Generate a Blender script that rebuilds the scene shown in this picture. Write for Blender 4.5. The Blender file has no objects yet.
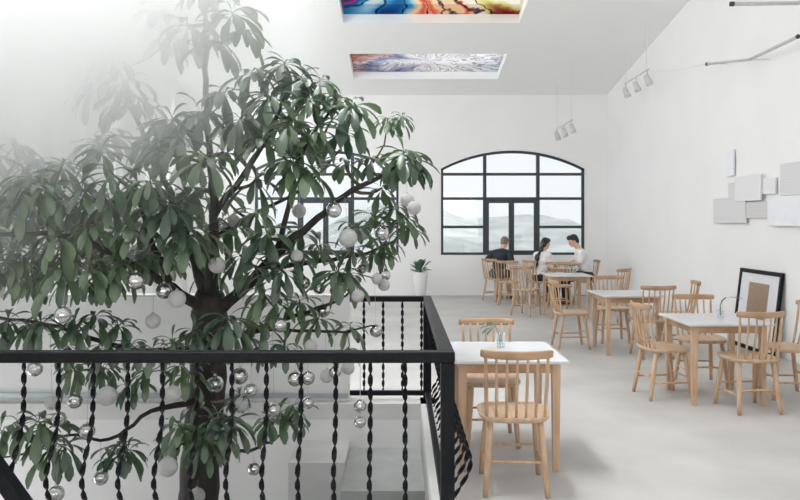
import bpy, math, random
from mathutils import Vector, Matrix, noise

PI = math.pi
sc = bpy.context.scene
COL = sc.collection
H0, F, EYE = 222.0, 720.0, 1.62        # horizon row, focal length in pixels, eye height


def at(x, y, d):
    """place seen at picture position (x, y) at distance d"""
    return Vector(((x - 400) * d / F, d, EYE - (y - H0) * d / F))


# ------------------------------------------------------------------ camera
cam_data = bpy.data.cameras.new('camera')
cam = bpy.data.objects.new('camera', cam_data)
COL.objects.link(cam)
cam.location = (0, 0, EYE)
cam.rotation_euler = (PI / 2, 0, 0)
cam_data.sensor_width = 36
cam_data.lens = 36 * F / 800
cam_data.shift_y = (H0 - 250) / 800
cam_data.clip_end = 400
sc.camera = cam

# ------------------------------------------------------------------ world, lamps, exposure
world = bpy.data.worlds.new('world')
sc.world = world
world.use_nodes = True
wn = world.node_tree.nodes
wn['Background'].inputs['Color'].default_value = (0.94, 0.97, 1.0, 1)
wn['Background'].inputs['Strength'].default_value = 1.0


def area(name, loc, rot, sx, sy, power, color=(1, 1, 1)):
    d = bpy.data.lights.new(name, 'AREA')
    d.shape = 'RECTANGLE'
    d.size, d.size_y, d.energy, d.color = sx, sy, power, color
    o = bpy.data.objects.new(name, d)
    o.location, o.rotation_euler = loc, rot
    COL.objects.link(o)
    return o


area('fill_from_front', (-.4, -2.5, 2.0), (PI / 2 + .6, 0, 0), 8.2, 2.6, 105, (1, 0.99, 0.97))  # added fill behind the viewer, tilted up to brighten the ceiling
sky_lamp = area('fill_atrium_top', (-2.5, 4.75, 6.05), (0, 0, 0), 3.6, 2.6, 450, (0.95, 0.98, 1))  # added lamp at an unseen skylight, lights leaf tops and veil
sky_lamp.data.spread = math.radians(84)
area('fill_left_side', (-4.98, 11.0, 3.3), (0, -PI / 2 + .28, 0), 2.4, 8.4, 290, (0.96, 0.98, 1))  # added lamp outside the left openings, fills the far room

area('fill_lower_level', (-4.5, 4.7, -1.2), (0, -PI / 2, 0), 2.2, 2.0, 42, (0.97, 0.98, 1))  # added fill for the opening below the floor, no window here

sc.view_settings.view_transform = 'Standard'
sc.view_settings.look = 'None'
sc.view_settings.exposure = 0.07
sc.view_settings.gamma = 1.0
sc.view_settings.use_curve_mapping = False
sc.cycles.use_denoising = True
sc.cycles.max_bounces = 14
sc.cycles.diffuse_bounces = 10
sc.cycles.transparent_max_bounces = 24
sc.cycles.volume_bounces = 10
sc.cycles.volume_step_rate = 2.0
sc.cycles.sample_clamp_indirect = 4.0


# ------------------------------------------------------------------ materials
def mat(name, color, rough=0.6, metal=0.0, spec=0.5, color2=None, nscale=8, stretch=(1, 1, 1), detail=4, bump=0.0,
        trans=0.0, ramp=(0.35, 0.65)):
    m = bpy.data.materials.new(name)
    m.use_nodes = True
    nt = m.node_tree
    p = nt.nodes['Principled BSDF']
    p.inputs['Base Color'].default_value = (*color, 1)
    p.inputs['Roughness'].default_value = rough
    p.inputs['Metallic'].default_value = metal
    p.inputs['Specular IOR Level'].default_value = spec
    if color2 or bump:
        tc = nt.nodes.new('ShaderNodeTexCoord')
        mp = nt.nodes.new('ShaderNodeMapping')
        mp.inputs['Scale'].default_value = stretch
        nz = nt.nodes.new('ShaderNodeTexNoise')
        nz.inputs['Scale'].default_value = nscale
        nz.inputs['Detail'].default_value = detail
        nt.links.new(tc.outputs['Object'], mp.inputs['Vector'])
        nt.links.new(mp.outputs['Vector'], nz.inputs['Vector'])
        if color2:
            r = nt.nodes.new('ShaderNodeValToRGB')
            r.color_ramp.elements[0].position = ramp[0]
            r.color_ramp.elements[1].position = ramp[1]
            r.color_ramp.elements[0].color = (*color, 1)
            r.color_ramp.elements[1].color = (*color2, 1)
            nt.links.new(nz.outputs['Fac'], r.inputs['Fac'])
            nt.links.new(r.outputs['Color'], p.inputs['Base Color'])
        if bump:
            b = nt.nodes.new('ShaderNodeBump')
            b.inputs['Strength'].default_value = bump
            b.inputs['Distance'].default_value = 0.01
            nt.links.new(nz.outputs['Fac'], b.inputs['Height'])
            nt.links.new(b.outputs['Normal'], p.inputs['Normal'])
    if trans:
        t = nt.nodes.new('ShaderNodeBsdfTranslucent')
        t.inputs['Color'].default_value = (*[min(1, c * 1.6) for c in (color2 or color)], 1)
        mx = nt.nodes.new('ShaderNodeMixShader')
        mx.inputs[0].default_value = trans
        out = nt.nodes['Material Output']
        nt.links.new(p.outputs[0], mx.inputs[1])
        nt.links.new(t.outputs[0], mx.inputs[2])
        nt.links.new(mx.outputs[0], out.inputs['Surface'])
    return m


def clear_mat(name, tint=(1, 1, 1), gloss=0.1, rough=0.02, gcol=(1, 1, 1)):
    m = bpy.data.materials.new(name)
    m.use_nodes = True
    nt = m.node_tree
    nt.nodes.remove(nt.nodes['Principled BSDF'])
    out = nt.nodes['Material Output']
    t = nt.nodes.new('ShaderNodeBsdfTransparent')
    t.inputs['Color'].default_value = (*tint, 1)
    g = nt.nodes.new('ShaderNodeBsdfGlossy')
    g.inputs['Color'].default_value = (*gcol, 1)
    g.inputs['Roughness'].default_value = rough
    mx = nt.nodes.new('ShaderNodeMixShader')
    if gloss < 0:
        fr = nt.nodes.new('ShaderNodeLayerWeight')
        fr.inputs['Blend'].default_value = -gloss
        nt.links.new(fr.outputs['Facing'], mx.inputs[0])
    else:
        mx.inputs[0].default_value = gloss
    nt.links.new(t.outputs[0], mx.inputs[1])
    nt.links.new(g.outputs[0], mx.inputs[2])
    nt.links.new(mx.outputs[0], out.inputs['Surface'])
    return m


M = {}
M['wall'] = mat('white_plaster', (0.86, 0.855, 0.85), 0.9, color2=(0.84, 0.835, 0.83), nscale=1.5, bump=0.05)
M['ceiling'] = mat('white_ceiling_paint', (0.91, 0.905, 0.90), 0.95, color2=(0.895, 0.89, 0.885), nscale=1.0)
M['floor'] = mat('polished_concrete', (0.43, 0.418, 0.402), 0.5, color2=(0.55, 0.538, 0.52), nscale=1.3, detail=8,
                 ramp=(0.3, 0.7), spec=0.35)
M['curb'] = mat('pale_concrete', (0.68, 0.675, 0.66), 0.8, color2=(0.74, 0.735, 0.72), nscale=5, detail=6)
M['grey_concrete'] = mat('grey_concrete', (0.38, 0.39, 0.38), 0.7, color2=(0.45, 0.46, 0.45), nscale=4, detail=6)
M['mid_concrete'] = mat('light_grey_concrete', (0.62, 0.62, 0.61), 0.8, color2=(0.68, 0.68, 0.67), nscale=5, detail=6)
M['iron'] = mat('black_painted_iron', (0.006, 0.007, 0.009), 0.42, color2=(0.010, 0.011, 0.013), nscale=20, spec=0.16)
M['faded_iron'] = mat('haze_faded_iron', (0.45, 0.5, 0.53), 0.4, metal=0.3, color2=(0.5, 0.55, 0.58))
M['winframe'] = mat('dark_window_metal', (0.035, 0.045, 0.048), 0.5, color2=(0.045, 0.055, 0.06), nscale=10)
M['whiteframe'] = mat('white_window_metal', (0.8, 0.8, 0.8), 0.5, color2=(0.76, 0.77, 0.78), nscale=10)
M['wood'] = mat('pale_pine_wood', (0.47, 0.305, 0.19), 0.5, color2=(0.60, 0.42, 0.285), nscale=9,
                stretch=(3.0, 3.0, 0.35), detail=5, spec=0.3)
M['wood_seat'] = mat('pine_seat_wood', (0.50, 0.335, 0.215), 0.45, color2=(0.62, 0.45, 0.315), nscale=9,
                     stretch=(3.5, 0.4, 1), detail=5, spec=0.35)
M['wood_dark'] = mat('warm_pine_frame', (0.40, 0.25, 0.15), 0.5, color2=(0.53, 0.35, 0.23), nscale=8,
                     stretch=(1, 1, 1), detail=5, spec=0.3)
M['tabletop'] = mat('white_laminate', (0.66, 0.665, 0.685), 0.25, color2=(0.62, 0.63, 0.65), nscale=3, spec=0.5)
M['bark'] = mat('grey_brown_bark', (0.022, 0.020, 0.018), 0.85, color2=(0.055, 0.048, 0.042), nscale=14,
                stretch=(1, 1, 0.3), detail=6, bump=0.5)
M['twig'] = mat('green_brown_twig', (0.08, 0.065, 0.045), 0.8, color2=(0.14, 0.12, 0.08), nscale=10)
M['leaf'] = mat('glossy_green_leaf', (0.022, 0.060, 0.036), 0.36, color2=(0.105, 0.170, 0.075), nscale=2.6, detail=3,
                spec=1.0, trans=0.15, ramp=(0.38, 0.66))
lp = M['leaf'].node_tree.nodes['Principled BSDF']
lp.inputs['Coat Weight'].default_value = 0.35
lp.inputs['Coat Roughness'].default_value = 0.42
M['plant'] = mat('soft_green_leaf', (0.06, 0.14, 0.085), 0.5, color2=(0.12, 0.22, 0.13), nscale=6, trans=0.15)
M['pot'] = mat('white_ceramic', (0.78, 0.78, 0.78), 0.35, color2=(0.74, 0.74, 0.75), nscale=3)
M['soil'] = mat('dark_soil', (0.04, 0.03, 0.02), 0.95, color2=(0.08, 0.06, 0.04), nscale=40)
M['pane'] = clear_mat('window_glass', (0.97, 0.985, 0.98), 0.06)
M['glass'] = clear_mat('vase_glass', (0.93, 0.96, 0.96), -0.35, 0.03)
M['bauble_clear'] = clear_mat('clear_bauble_glass', (0.62, 0.63, 0.63), 0.5, 0.16, (0.95, 0.94, 0.93))
M['bauble_silver'] = mat('silver_bauble', (0.66, 0.645, 0.63), 0.16, metal=0.95, color2=(0.5, 0.49, 0.48), nscale=9)
M['bauble_white'] = mat('frosted_white_bauble', (0.88, 0.87, 0.86), 0.5, color2=(0.64, 0.625, 0.61), nscale=34,
                        detail=3, bump=1.0, ramp=(0.42, 0.62))
M['cap'] = mat('silver_cap_metal', (0.6, 0.6, 0.6), 0.3, metal=0.9, color2=(0.5, 0.5, 0.5))
M['string'] = mat('pale_string', (0.5, 0.48, 0.45), 0.8, color2=(0.4, 0.4, 0.38))
M['kraft'] = mat('brown_kraft_paper', (0.30, 0.205, 0.145), 0.8, color2=(0.35, 0.245, 0.18), nscale=30)
M['mount'] = mat('white_mount_board', (0.74, 0.74, 0.77), 0.8, color2=(0.72, 0.72, 0.75))
M['lampgrey'] = mat('grey_lamp_metal', (0.62, 0.61, 0.61), 0.45, color2=(0.55, 0.54, 0.54), nscale=8)
M['cable'] = mat('thin_grey_cable', (0.72, 0.72, 0.72), 0.6, color2=(0.68, 0.68, 0.68))
M['tube'] = mat('pale_lamp_tube', (0.55, 0.55, 0.55), 0.4, color2=(0.5, 0.5, 0.5))
M['capblack'] = mat('black_end_cap', (0.03, 0.03, 0.03), 0.5, color2=(0.04, 0.04, 0.04))
M['lens'] = mat('lamp_lens', (0.75, 0.75, 0.72), 0.3, color2=(0.7, 0.7, 0.68))
M['skin'] = mat('warm_skin', (0.60, 0.37, 0.27), 0.55, color2=(0.64, 0.41, 0.31), nscale=12)
M['hair'] = mat('black_hair', (0.014, 0.013, 0.014), 0.45, color2=(0.03, 0.028, 0.028), nscale=60, stretch=(4, 4, 0.3))
M['greyhair'] = mat('greying_brown_hair', (0.16, 0.12, 0.10), 0.6, color2=(0.25, 0.2, 0.17), nscale=60)
M['navy'] = mat('navy_cloth', (0.018, 0.026, 0.040), 0.9, color2=(0.028, 0.036, 0.052), nscale=20)
M['whitecloth'] = mat('white_cotton', (0.80, 0.78, 0.78), 0.9, color2=(0.74, 0.72, 0.73), nscale=8)
M['darkcloth'] = mat('charcoal_cloth', (0.022, 0.024, 0.028), 0.9, color2=(0.035, 0.036, 0.04), nscale=20)
M['shorts'] = mat('grey_green_cloth', (0.07, 0.08, 0.075), 0.9, color2=(0.09, 0.1, 0.095), nscale=20)
M['shoe'] = mat('dark_brown_leather', (0.05, 0.025, 0.018), 0.5, color2=(0.07, 0.035, 0.025), nscale=20)
M['eye'] = mat('dark_eye', (0.02, 0.015, 0.012), 0.2, color2=(0.03, 0.02, 0.015))
M['lip'] = mat('lip', (0.42, 0.17, 0.14), 0.5, color2=(0.45, 0.19, 0.16))
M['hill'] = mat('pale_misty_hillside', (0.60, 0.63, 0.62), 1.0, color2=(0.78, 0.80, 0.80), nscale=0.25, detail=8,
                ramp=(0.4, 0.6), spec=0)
M['ground'] = mat('pale_ground_outside', (0.72, 0.72, 0.70), 1.0, color2=(0.66, 0.67, 0.65), nscale=0.3, spec=0)
M['bush'] = mat('pale_bush', (0.42, 0.47, 0.42), 1.0, color2=(0.72, 0.75, 0.72), nscale=2.2, detail=8, spec=0)  # pale foliage tone varied by noise


def wire_panel(name, bg, line, scale):
    m = bpy.data.materials.new(name)
    m.use_nodes = True
    nt = m.node_tree
    p = nt.nodes['Principled BSDF']
    p.inputs['Roughness'].default_value = 0.8
    tc = nt.nodes.new('ShaderNodeTexCoord')
    w = nt.nodes.new('ShaderNodeTexWave')
    w.bands_direction = 'Y'
    w.inputs['Scale'].default_value = scale
    w2 = nt.nodes.new('ShaderNodeTexWave')
    w2.bands_direction = 'Z'
    w2.inputs['Scale'].default_value = scale
    mx = nt.nodes.new('ShaderNodeMath')
    mx.operation = 'MAXIMUM'
    r = nt.nodes.new('ShaderNodeValToRGB')
    r.color_ramp.elements[0].position = 0.55
    r.color_ramp.elements[1].position = 0.95
    r.color_ramp.elements[0].color = (*bg, 1)
    r.color_ramp.elements[1].color = (*line, 1)
    nt.links.new(tc.outputs['Object'], w.inputs['Vector'])
    nt.links.new(tc.outputs['Object'], w2.inputs['Vector'])
    nt.links.new(w.outputs['Fac'], mx.inputs[0])
    nt.links.new(w2.outputs['Fac'], mx.inputs[1])
    nt.links.new(mx.outputs[0], r.inputs['Fac'])
    nt.links.new(r.outputs['Color'], p.inputs['Base Color'])
    return m


M['grid_grey'] = wire_panel('grey_wire_grid', (0.64, 0.635, 0.64), (0.70, 0.695, 0.70), 10)
M['grid_mauve'] = wire_panel('mauve_grey_wire_grid', (0.61, 0.59, 0.59), (0.66, 0.645, 0.645), 10)
M['grid_pale'] = wire_panel('pale_wire_grid', (0.745, 0.745, 0.75), (0.78, 0.78, 0.785), 9)
M['panel_white'] = mat('white_panel_board', (0.83, 0.83, 0.87), 0.8, color2=(0.81, 0.81, 0.85))


def petal_glass(name, centre, k, seed, dense):
    """painted translucent skylight glass: large petals and outlines seen against the sky"""
    m = bpy.data.materials.new(name)
    m.use_nodes = True
    nt = m.node_tree
    nt.nodes.remove(nt.nodes['Principled BSDF'])
    N, L = nt.nodes.new, nt.links.new
    tc = N('ShaderNodeTexCoord')
    mp = N('ShaderNodeMapping')
    mp.inputs['Location'].default_value = (-centre[0], -centre[1], seed)
    L(tc.outputs['Object'], mp.inputs['Vector'])
    nz = N('ShaderNodeTexNoise')
    nz.inputs['Scale'].default_value = 1.6
    nz.inputs['Detail'].default_value = 3
    L(mp.outputs['Vector'], nz.inputs['Vector'])
    add = N('ShaderNodeMixRGB')
    add.blend_type = 'ADD'
    add.inputs[0].default_value = 0.7
    L(mp.outputs['Vector'], add.inputs[1])
    L(nz.outputs['Color'], add.inputs[2])
    g = N('ShaderNodeSeparateXYZ')
    L(add.outputs[0], g.inputs[0])
    at2 = N('ShaderNodeMath'); at2.operation = 'ARCTAN2'
    L(g.outputs['Y'], at2.inputs[0]); L(g.outputs['X'], at2.inputs[1])
    mul = N('ShaderNodeMath'); mul.operation = 'MULTIPLY'; mul.inputs[1].default_value = k
    L(at2.outputs[0], mul.inputs[0])
    sn = N('ShaderNodeMath'); sn.operation = 'SINE'
    L(mul.outputs[0], sn.inputs[0])
    # colour zones along the length
    g2 = N('ShaderNodeSeparateXYZ')
    L(mp.outputs['Vector'], g2.inputs[0])
    mr = N('ShaderNodeMapRange')
    mr.inputs['From Min'].default_value = -1.9
    mr.inputs['From Max'].default_value = 1.5
    L(g2.outputs['X'], mr.inputs['Value'])
    r = N('ShaderNodeValToRGB')
    cr = r.color_ramp
    if dense:
        stops = [(0, (0.16, 0.16, 0.30)), (.09, (0.62, .16, .42)), (.14, (.10, .27, .50)), (.24, (.22, .52, .70)), (.33, (.62, .78, .86)),
                 (.42, (.95, .82, .62)), (.52, (1, .82, .68)), (.60, (.88, .36, .26)), (.66, (1, .86, .72)), (.80, (.98, .95, .9)),
                 (.9, (.88, .84, .50)), (1, (.50, .12, .12))]
    else:
        stops = [(0, (0.62, 0.42, 0.36)), (.12, (.80, .70, .68)), (.2, (.52, .55, .68)), (.30, (.88, .87, .90)), (.45, (.98, .97, .96)), (.7, (.97, .97, .97)), (1, (.82, .85, .87))]
    cr.elements[0].position, cr.elements[0].color = stops[0][0], (*stops[0][1], 1)
    cr.elements[1].position, cr.elements[1].color = stops[-1][0], (*stops[-1][1], 1)
    for p_, c_ in stops[1:-1]:
        e = cr.elements.new(p_)
        e.color = (*c_, 1)
    off = N('ShaderNodeMath'); off.operation = 'MULTIPLY_ADD'
    off.inputs[1].default_value = 0.16 if dense else 0.10
    L(sn.outputs[0], off.inputs[0]); L(mr.outputs[0], off.inputs[2])
    L(off.outputs[0], r.inputs['Fac'])
    # dark outlines
    vo = N('ShaderNodeTexVoronoi')
    vo.feature = 'DISTANCE_TO_EDGE'
    vo.inputs['Scale'].default_value = 1.0
    ln = N('ShaderNodeVectorMath'); ln.operation = 'LENGTH'
    L(add.outputs[0], ln.inputs[0])
    pol = N('ShaderNodeCombineXYZ')
    pa = N('ShaderNodeMath'); pa.operation = 'MULTIPLY'; pa.inputs[1].default_value = 3.2 if dense else 7.0
    pr = N('ShaderNodeMath'); pr.operation = 'MULTIPLY'; pr.inputs[1].default_value = 2.2 if dense else 9.0
    L(at2.outputs[0], pa.inputs[0]); L(ln.outputs['Value'], pr.inputs[0])
    L(pa.outputs[0], pol.inputs[0]); L(pr.outputs[0], pol.inputs[1])
    L(pol.outputs[0], vo.inputs['Vector'])
    r2 = N('ShaderNodeValToRGB')
    r2.color_ramp.elements[0].position = 0.015
    r2.color_ramp.elements[1].position = 0.035 if dense else 0.09
    c0 = (0.34, .28, .36) if dense else (.66, .62, .64)
    r2.color_ramp.elements[0].color = (*c0, 1)
    r2.color_ramp.elements[1].color = (1, 1, 1, 1)
    L(vo.outputs['Distance'], r2.inputs['Fac'])
    mm = N('ShaderNodeMixRGB'); mm.blend_type = 'MULTIPLY'; mm.inputs[0].default_value = 1
    L(r.outputs[0], mm.inputs[1]); L(r2.outputs[0], mm.inputs[2])
    t = N('ShaderNodeBsdfTransparent')
    L(mm.outputs[0], t.inputs['Color'])
    d = N('ShaderNodeBsdfTranslucent')
    L(mm.outputs[0], d.inputs['Color'])
    mx = N('ShaderNodeMixShader'); mx.inputs[0].default_value = 0.10
    L(t.outputs[0], mx.inputs[1]); L(d.outputs[0], mx.inputs[2])
    L(mx.outputs[0], nt.nodes['Material Output'].inputs['Surface'])
    return m


# ------------------------------------------------------------------ mesh helpers
class MB:
    def __init__(self):
        self.v, self.f = [], []

    def add(self, vs, fs):
        b = len(self.v)
        self.v += [tuple(p) for p in vs]
        self.f += [tuple(b + i for i in f) for f in fs]
        return self

    def hexa(self, p):      # 8 corners: bottom 4 ccw, top 4 ccw
        return self.add(p, [(3, 2, 1, 0), (4, 5, 6, 7), (0, 1, 5, 4), (1, 2, 6, 5), (2, 3, 7, 6), (3, 0, 4, 7)])

    def box(self, x0, x1, y0, y1, z0, z1):
        return self.hexa([(x0, y0, z0), (x1, y0, z0), (x1, y1, z0), (x0, y1, z0),
                          (x0, y0, z1), (x1, y0, z1), (x1, y1, z1), (x0, y1, z1)])

    def bbox(self, x0, x1, y0, y1, z0, z1, b=0.004):
        """box with all edges bevelled"""
        cx, cy, cz = (x0 + x1) / 2, (y0 + y1) / 2, (z0 + z1) / 2
        hx, hy, hz = (x1 - x0) / 2, (y1 - y0) / 2, (z1 - z0) / 2
        b = min(b, hx * .6, hy * .6, hz * .6)
        rings = []
        for z, i in ((-hz, b), (-hz + b, 0), (hz - b, 0), (hz, b)):
            a, c = hx - i, hy - i
            rings.append([(cx + sx * (a - (b if k else 0)), cy + sy * (c - (0 if k else b)), cz + z)
                          for sx, sy, k in ((-1, -1, 0), (-1, -1, 1), (1, -1, 1), (1, -1, 0), (1, 1, 0), (1, 1, 1), (-1, 1, 1), (-1, 1, 0))])
        return self.loft(rings)

    def loft(self, rings, cap=True, closed=True):
        n = len(rings[0])
        vs = [p for r in rings for p in r]
        fs = []
        for i in range(len(rings) - 1):
            for j in range(n if closed else n - 1):
                k = (j + 1) % n
                fs.append((i * n + j, i * n + k, (i + 1) * n + k, (i + 1) * n + j))
        if cap:
            fs.append(tuple(range(n - 1, -1, -1)))
            fs.append(tuple((len(rings) - 1) * n + j for j in range(n)))
        return self.add(vs, fs)

    def tube(self, pts, rad, n=8, cap=True):
        pts = [Vector(p) for p in pts]
        if not hasattr(rad, '__len__'):
            rad = [rad] * len(pts)
        rings = []
        up = None
        for i, p in enumerate(pts):
            t = (pts[min(i + 1, len(pts) - 1)] - pts[max(i - 1, 0)]).normalized()
            if up is None:
                up = t.orthogonal().normalized()
            up = (up - t * up.dot(t))
            if up.length < 1e-5:
                up = t.orthogonal()
            up.normalize()
            s = t.cross(up)
            rings.append([p + (up * math.cos(2 * PI * k / n) + s * math.sin(2 * PI * k / n)) * rad[i] for k in range(n)])
        return self.loft(rings, cap)

    def lathe(self, prof, c=(0, 0, 0), n=20, cap=True):
        rings = [[(c[0] + r * math.cos(2 * PI * k / n), c[1] + r * math.sin(2 * PI * k / n), c[2] + z) for k in range(n)]
                 for r, z in prof]
        return self.loft(rings, cap)

    def ball(self, c, r, n=16, m=10, sz=1.0):
        prof = [(max(1e-4, r * math.sin(PI * i / m)), -r * sz * math.cos(PI * i / m)) for i in range(m + 1)]
        return self.lathe(prof, c, n)

    def obj(self, name, material, parent=None, smooth=False, kind=None, loc=None):
        me = bpy.data.meshes.new(name)
        me.from_pydata(self.v, [], self.f)
        me.materials.append(M[material] if isinstance(material, str) else material)
        if smooth:
            me.polygons.foreach_set('use_smooth', [True] * len(me.polygons))
        me.update()
        o = bpy.data.objects.new(name, me)
        COL.objects.link(o)
        if parent:
            o.parent = parent
        if kind:
            o['kind'] = kind
        if loc is not None:
            o.location = loc
        return o


def thing(name, label, cat, loc=(0, 0, 0), rz=0, group=None):
    o = bpy.data.objects.new(name, None)
    o.empty_display_size = 0.1
    COL.objects.link(o)
    o.location = loc
    o.rotation_euler = (0, 0, rz)
    return tag(o, label, cat, group)


def tag(o, label, cat, group=None):
    o['label'] = label
    o['category'] = cat
    if group:
        o['group'] = group
    return o


def dup(root, loc, rz, label):
    r = root.copy()
    COL.objects.link(r)
    r.location, r.rotation_euler = loc, (0, 0, rz)
    r['label'] = label
    for ch in list(root.children):
        c = ch.copy()
        COL.objects.link(c)
        c.parent = r
        for g in list(ch.children):
            d = g.copy()
            COL.objects.link(d)
            d.parent = c
    return r


# ------------------------------------------------------------------ room shell
XR, XL, YB, YF = 4.57, -4.70, 15.9, -2.8
LOW = -3.2
VX1, VY0, VY1 = 0.17, 3.32, 6.12           # opening in the floor (right, near, far edges)


def zc(y):                                    # sloping ceiling underside
    return 4.425 + 0.153 * (YB - y)


fl = MB()
T = 0.3
fl.box(XL, XR, YF, VY0, -T, 0)
fl.box(VX1, XR, VY0, VY1, -T, 0)
fl.box(XL, XR, VY1, YB, -T, 0)
fl.obj('floor', 'floor', kind='structure')
MB().box(XL, XR, YF, YB, LOW - .1, LOW).obj('floor_lower', 'curb', kind='structure')

# curb around the opening
cb = MB()
cb.box(VX1, VX1 + .13, VY0, VY1, 0, .13)
cb.box(XL, VX1 + .13, VY1 - .22, VY1 + .03, 0, .13)
cb.box(XL, VX1 + .13, VY0 - .16, VY0 + .02, 0, .1)
cb.obj('trim_1', 'curb', kind='structure')
# faces below the floor around the opening
lw = MB()
lw.box(XL, VX1 + .003, VY1 - .22, VY1 - .001, LOW, 0)
lw.box(VX1 + .003, VX1 + .3, VY1 - .215, VY1 - .001, LOW, -.301)
lw.obj('wall_below_far', 'wall', kind='structure')
MB().box(VX1 + .004, VX1 + .25, YF, VY1 - .22, LOW, -.301).obj('wall_below_right', 'wall', kind='structure')
# stepped concrete landing down in the opening
ld = MB()
ld.box(-.41, VX1, 4.95, VY1 - .22, LOW, -.23)
ld.box(-.41, VX1, 4.55, 4.95, LOW, -.40)
ld.box(-.41, VX1, 4.15, 4.55, LOW, -.57)
ld.obj('trim_2', 'grey_concrete', kind='structure')
MB().box(-.83, -.41, 5.35, VY1 - .22, LOW, -.17).obj('trim_3', 'mid_concrete', kind='structure')

# right wall, left wall with window openings added for side light
MB().box(XR, XR + .25, YF, YB + .25, LOW, 8).obj('wall_right', 'wall', kind='structure')
lwm = MB()
LZ0, LZ1 = 2.15, 4.5
lwm.box(XL - .25, XL, YF, YB + .25, LOW, LZ0)
ys = [(4.2, 6.6), (7.0, 9.4), (9.8, 12.2), (12.6, 15.0)]
prev = YF
for a, b in ys:
    lwm.box(XL - .25, XL, prev, a, LZ0, LZ1)
    prev = b
lwm.box(XL - .25, XL, prev, YB + .25, LZ0, LZ1)
lwm.box(XL - .25, XL, YF, YB + .25, LZ1, 8)
lwm.obj('wall_left', 'wall', kind='structure')

# front wall behind the viewer with a wide opening added to let light in
fw = MB()
fw.box(XL, XR, YF - .25, YF, LOW, .5)
fw.box(XL, XR, YF - .25, YF, 5.4, 8)
fw.box(XL, XL + .5, YF - .25, YF, .5, 5.4)
fw.box(XR - .4, XR, YF - .25, YF, .5, 5.4)
fw.obj('wall_front', 'wall', kind='structure')

# back wall with two low-arched windows
ZS, ZSP, RISE, HW = 0.89, 2.80, 0.40, 1.59
R_ = (HW * HW + RISE * RISE) / (2 * RISE)


def arch(dx):
    return ZSP + RISE - R_ + math.sqrt(max(0, R_ * R_ - dx * dx))


WC = [2.495, -1.62]
bw = MB()
TOPZ = 4.6
edges = [XL] + sorted(sum([[c - HW, c + HW] for c in WC], [])) + [XR]
for i in (0, 2, 4):
    bw.box(edges[i], edges[i + 1], YB, YB + .25, LOW, TOPZ)
NS = 28
for c in WC:
    bw.box(c - HW, c + HW, YB, YB + .25, LOW, ZS)
    for k in range(NS):
        a = -HW + 2 * HW * k / NS
        b = -HW + 2 * HW * (k + 1) / NS
        za, zb = arch(a), arch(b)
        bw.hexa([(c + a, YB, za), (c + b, YB, zb), (c + b, YB + .25, zb), (c + a, YB + .25, za),
                 (c + a, YB, TOPZ), (c + b, YB, TOPZ), (c + b, YB + .25, TOPZ), (c + a, YB + .25, TOPZ)])
bw.obj('wall_back', 'wall', kind='structure')

# sloping ceiling with skylight openings
SX0, SX1 = -.96, 2.02
holes = [(SX0, SX1, 13.55, 14.9), (SX0, SX1, 10.85, 12.2), (-4.4, -.4, 3.2, 7.2)]  # last opening is unseen, added to light the tree
gx = sorted({XL - .25, XR + .25} | {h[0] for h in holes} | {h[1] for h in holes})
gy = sorted({YF, YB + .25} | {h[2] for h in holes} | {h[3] for h in holes})
ce = MB()
CT = .32
for i in range(len(gx) - 1):
    for j in range(len(gy) - 1):
        mx_, my_ = (gx[i] + gx[i + 1]) / 2, (gy[j] + gy[j + 1]) / 2
        if any(h[0] < mx_ < h[1] and h[2] < my_ < h[3] for h in holes):
            continue
        x0, x1, y0, y1 = gx[i], gx[i + 1], gy[j], gy[j + 1]
        ce.hexa([(x0, y0, zc(y0)), (x1, y0, zc(y0)), (x1, y1, zc(y1)), (x0, y1, zc(y1)),
                 (x0, y0, zc(y0) + CT), (x1, y0, zc(y0) + CT), (x1, y1, zc(y1) + CT), (x0, y1, zc(y1) + CT)])
ce.obj('ceiling', 'ceiling', kind='structure')
for n, (h, k, seed, dense, cen) in enumerate(((holes[1], 9, 3.0, True, (0.75, 11.0)), (holes[0], 5, 7.0, False, (0.9, 14.6)))):
    x0, x1, y0, y1 = h
    g = MB()
    o_ = .15
    g.hexa([(x0, y0, zc(y0) + o_), (x1, y0, zc(y0) + o_), (x1, y1, zc(y1) + o_), (x0, y1, zc(y1) + o_),
            (x0, y0, zc(y0) + o_ + .01), (x1, y0, zc(y0) + o_ + .01), (x1, y1, zc(y1) + o_ + .01), (x0, y1, zc(y1) + o_ + .01)])
    o = g.obj('window_%d' % (7 + n), petal_glass('painted_skylight_glass_%d' % n, cen, k, seed, dense), kind='structure')


# windows
def bar(mb, x0, x1, z0, z1, y0=YB + .06, y1=YB + .13):
    mb.box(x0, x1, y0, y1, z0, z1)


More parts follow.
